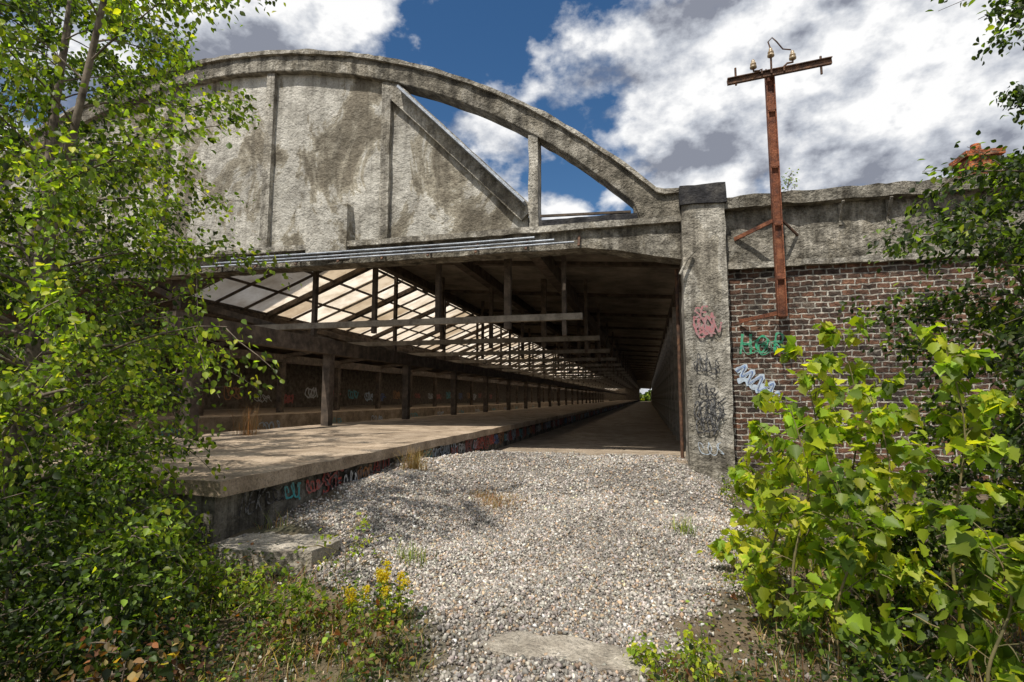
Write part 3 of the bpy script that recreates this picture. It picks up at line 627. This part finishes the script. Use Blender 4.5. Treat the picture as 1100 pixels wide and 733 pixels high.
tuft('dry straw coloured grass tuft on the gravel crest','grass tuft','grass_tuft',-3.4,7.6,.42,260,STRAW[:3],rad=.09,seed=3)
tuft('low dry brown grass tuft growing in gravel','grass tuft','grass_tuft',-1.95,7.1,.13,520,STRAW,rad=.15,seed=4)
tuft('low dry brown grass tuft growing in gravel','grass tuft','grass_tuft',-2.25,7.4,.12,260,STRAW,rad=.1,seed=14)
tuft('withered brown weed standing on the platform','weed','dry_weed',-8.0,9.6,.75,150,STRAW[2:],z0=.98,rad=.12,lean=.7,seed=6)
tuft('small green grass tuft in gravel','grass tuft','grass_tuft',.35,6.2,.2,90,YEL+BIR,rad=.08,seed=7)
tuft('small green grass tuft in gravel','grass tuft','grass_tuft',-2.1,4.7,.2,80,YEL+BIR,rad=.08,seed=8)
for i,(x,y,h) in enumerate(((-1.85,3.62,.36),(-1.72,3.55,.30),(-1.98,3.52,.26))):
    r=np.random.default_rng(200+i); e=empty('goldenrod_plant',(x,y,float(gz(x,y))),'goldenrod weed with yellow flower plumes beside gravel','weed','goldenrod weeds')
    T=Tubes(); PL=[]
    for s in range(4):
        dx,dy=r.normal(0,.05,2); hh=h*r.uniform(.8,1.1); z=float(gz(x,y)); T.add([(x,y,z),(x+dx*.6,y+dy*.6,z+hh*.6),(x+dx,y+dy,z+hh)],[.004,.003,.002],5)
        n=90; P=np.array([(x+dx+r.normal(0,.014),y+dy+r.normal(0,.014),z+hh-abs(r.normal(0,.035))+.03) for q in range(n)])
        leaves('flower_head',P,r.normal(0,1,(n,3)),r.normal(0,1,(n,3))+np.array([0,0,.5]),np.full(n,.016),colors(r,n,[(.5,.40,.015),(.5,.34,.015)],.15,0),M_leaf,e)
        for q in range(26): u=r.uniform(.05,.85); PL.append((x+dx*u,y+dy*u,z+hh*u))
    mkobj('stem',T.mesh('stem'),M_stem,e)
    P=np.array(PL); n=len(P); A=r.normal(0,1,(n,3)); A[:,2]*=.4; leaves('foliage',P,A,r.normal(0,.4,(n,3))+np.array([0,0,1]),r.uniform(.03,.065,n),colors(r,n,BIR+YEL,.25,.1),M_leaf,e,wid=.5)
for i,(x,y,h,n,b2) in enumerate(((.25,3.55,.2,220,YEL),(-.05,3.5,.12,150,YEL),(.75,4.5,.3,260,YEL),(-2.75,3.5,.35,320,YEL[1:]+BIR),(-2.45,3.35,.32,400,BIR),(-2.15,3.15,.3,420,BIR+RED),(-1.65,3.05,.25,380,BIR+RED),(1.15,8.5,.35,260,BIR),(.1,3.2,.16,200,RED+BIR),(-2.45,4.15,.4,110,YEL),(.95,5.6,.3,200,YEL))):
    z=float(gz(x,y)); tree('leafy_weed','low leafy weed at the edge of the gravel','weed',[(x,y,z),(x,y,z+h*.5),(x,y,z+h)],.005,9,h*1.1,n,.038,b2,120+i,t0=.05,up_=.5,group='weeds at the gravel edge',twigs=3,spread=.03,bark=M_stem)
tree('leafy_weed','small green weed sprouting on top of the brick wall','weed',[(3.0,12.1,5.95),(3.0,12.1,6.2),(3.05,12.1,6.45)],.01,9,.25,80,.05,BIR,150,t0=.2,up_=1.)
r=np.random.default_rng(9); n=9000; X=r.uniform(-50,50,n); Y=r.uniform(255,265,n); Z=.3+r.uniform(0,1,n)*(4+1.*np.sin(X*.3)+.8*np.sin(X*.9))
o=leaves('distant_woodland',np.stack([X,Y,Z],1),r.normal(0,1,(n,3)),r.normal(0,1,(n,3)),r.uniform(.8,1.6,n),colors(r,n,BIR+DRK,.4,.1),M_leaf,None); o['kind']='stuff'; o['label']='distant band of green woodland beyond the hall'; o['category']='woodland'
# ---------------------------------------------------------------- world
sd_=Vector((-.14,-.48,.86)).normalized()
w=bpy.data.worlds.new('World'); scene.world=w; w.use_nodes=True; nt=w.node_tree
bg=nt.nodes['Background']; sky=nt.nodes.new('ShaderNodeTexSky'); sky.sky_type='NISHITA'; sky.sun_disc=False
sky.sun_elevation=math.asin(sd_.z); sky.sun_rotation=math.atan2(sd_.x,sd_.y); sky.air_density=1.0; sky.dust_density=.3; sky.ozone_density=2
hs=nt.nodes.new('ShaderNodeHueSaturation'); hs.inputs['Saturation'].default_value=1.25; nt.links.new(sky.outputs[0],hs.inputs['Color'])
nt.links.new(hs.outputs[0],bg.inputs[0]); bg.inputs[1].default_value=.095
tc=nt.nodes.new('ShaderNodeTexCoord'); mp0=nt.nodes.new('ShaderNodeMapping'); mp0.inputs['Scale'].default_value=(1,1,1.5); nt.links.new(tc.outputs['Generated'],mp0.inputs[0])
def off(v):
    mp=nt.nodes.new('ShaderNodeMapping'); mp.inputs['Location'].default_value=v; nt.links.new(mp0.outputs[0],mp.inputs[0]); return mp.outputs[0]
# large masses plus a smaller octave of puffs
nA=noi(nt,off((5.3,1.4,.3)),2.1,9,.55); nB=noi(nt,off((1.3,7.4,2.3)),5.0,8,.55)
n1=math_(nt,'ADD',math_(nt,'MULTIPLY',nA,.62),math_(nt,'MULTIPLY',nB,.38))
mask=ramp(nt,n1,[(.428,g(0)),(.478,g(1))]).outputs[0]
nB2=noi(nt,off((1.29,7.38,2.37)),5.0,8,.55)
n2=noi(nt,off((2.3,4.4,.3)),3.4,7,.62)
sh=math_(nt,'ADD',math_(nt,'MULTIPLY',math_(nt,'SUBTRACT',nB,nB2),1.5),n2)
cc=ramp(nt,sh,[(.33,(.26,.28,.34)),(.45,(.55,.58,.64)),(.60,(1.,1.,1.))]).outputs[0]
bg2=nt.nodes.new('ShaderNodeBackground'); nt.links.new(cc,bg2.inputs[0]); bg2.inputs[1].default_value=1.0
mx=nt.nodes.new('ShaderNodeMixShader'); nt.links.new(mask,mx.inputs[0]); nt.links.new(bg.outputs[0],mx.inputs[1]); nt.links.new(bg2.outputs[0],mx.inputs[2]); nt.links.new(mx.outputs[0],nt.nodes['World Output'].inputs[0])
ld=bpy.data.lights.new('sun','SUN'); ld.energy=5; ld.angle=math.radians(.5); ld.color=(1,.935,.83)
lo=bpy.data.objects.new('sun',ld); link(lo); lo.rotation_euler=sd_.to_track_quat('Z','Y').to_euler(); lo.location=(-10,-8,20)
cam=bpy.data.cameras.new('camera'); co=bpy.data.objects.new('camera',cam); link(co); scene.camera=co
co.location=(0,0,1.75); co.rotation_euler=(math.radians(96.05),0,math.radians(14)); cam.lens=18.98; cam.sensor_width=36; cam.clip_end=3000; cam.clip_start=.05
scene.view_settings.view_transform='Standard'; scene.view_settings.look='None'; scene.view_settings.exposure=0
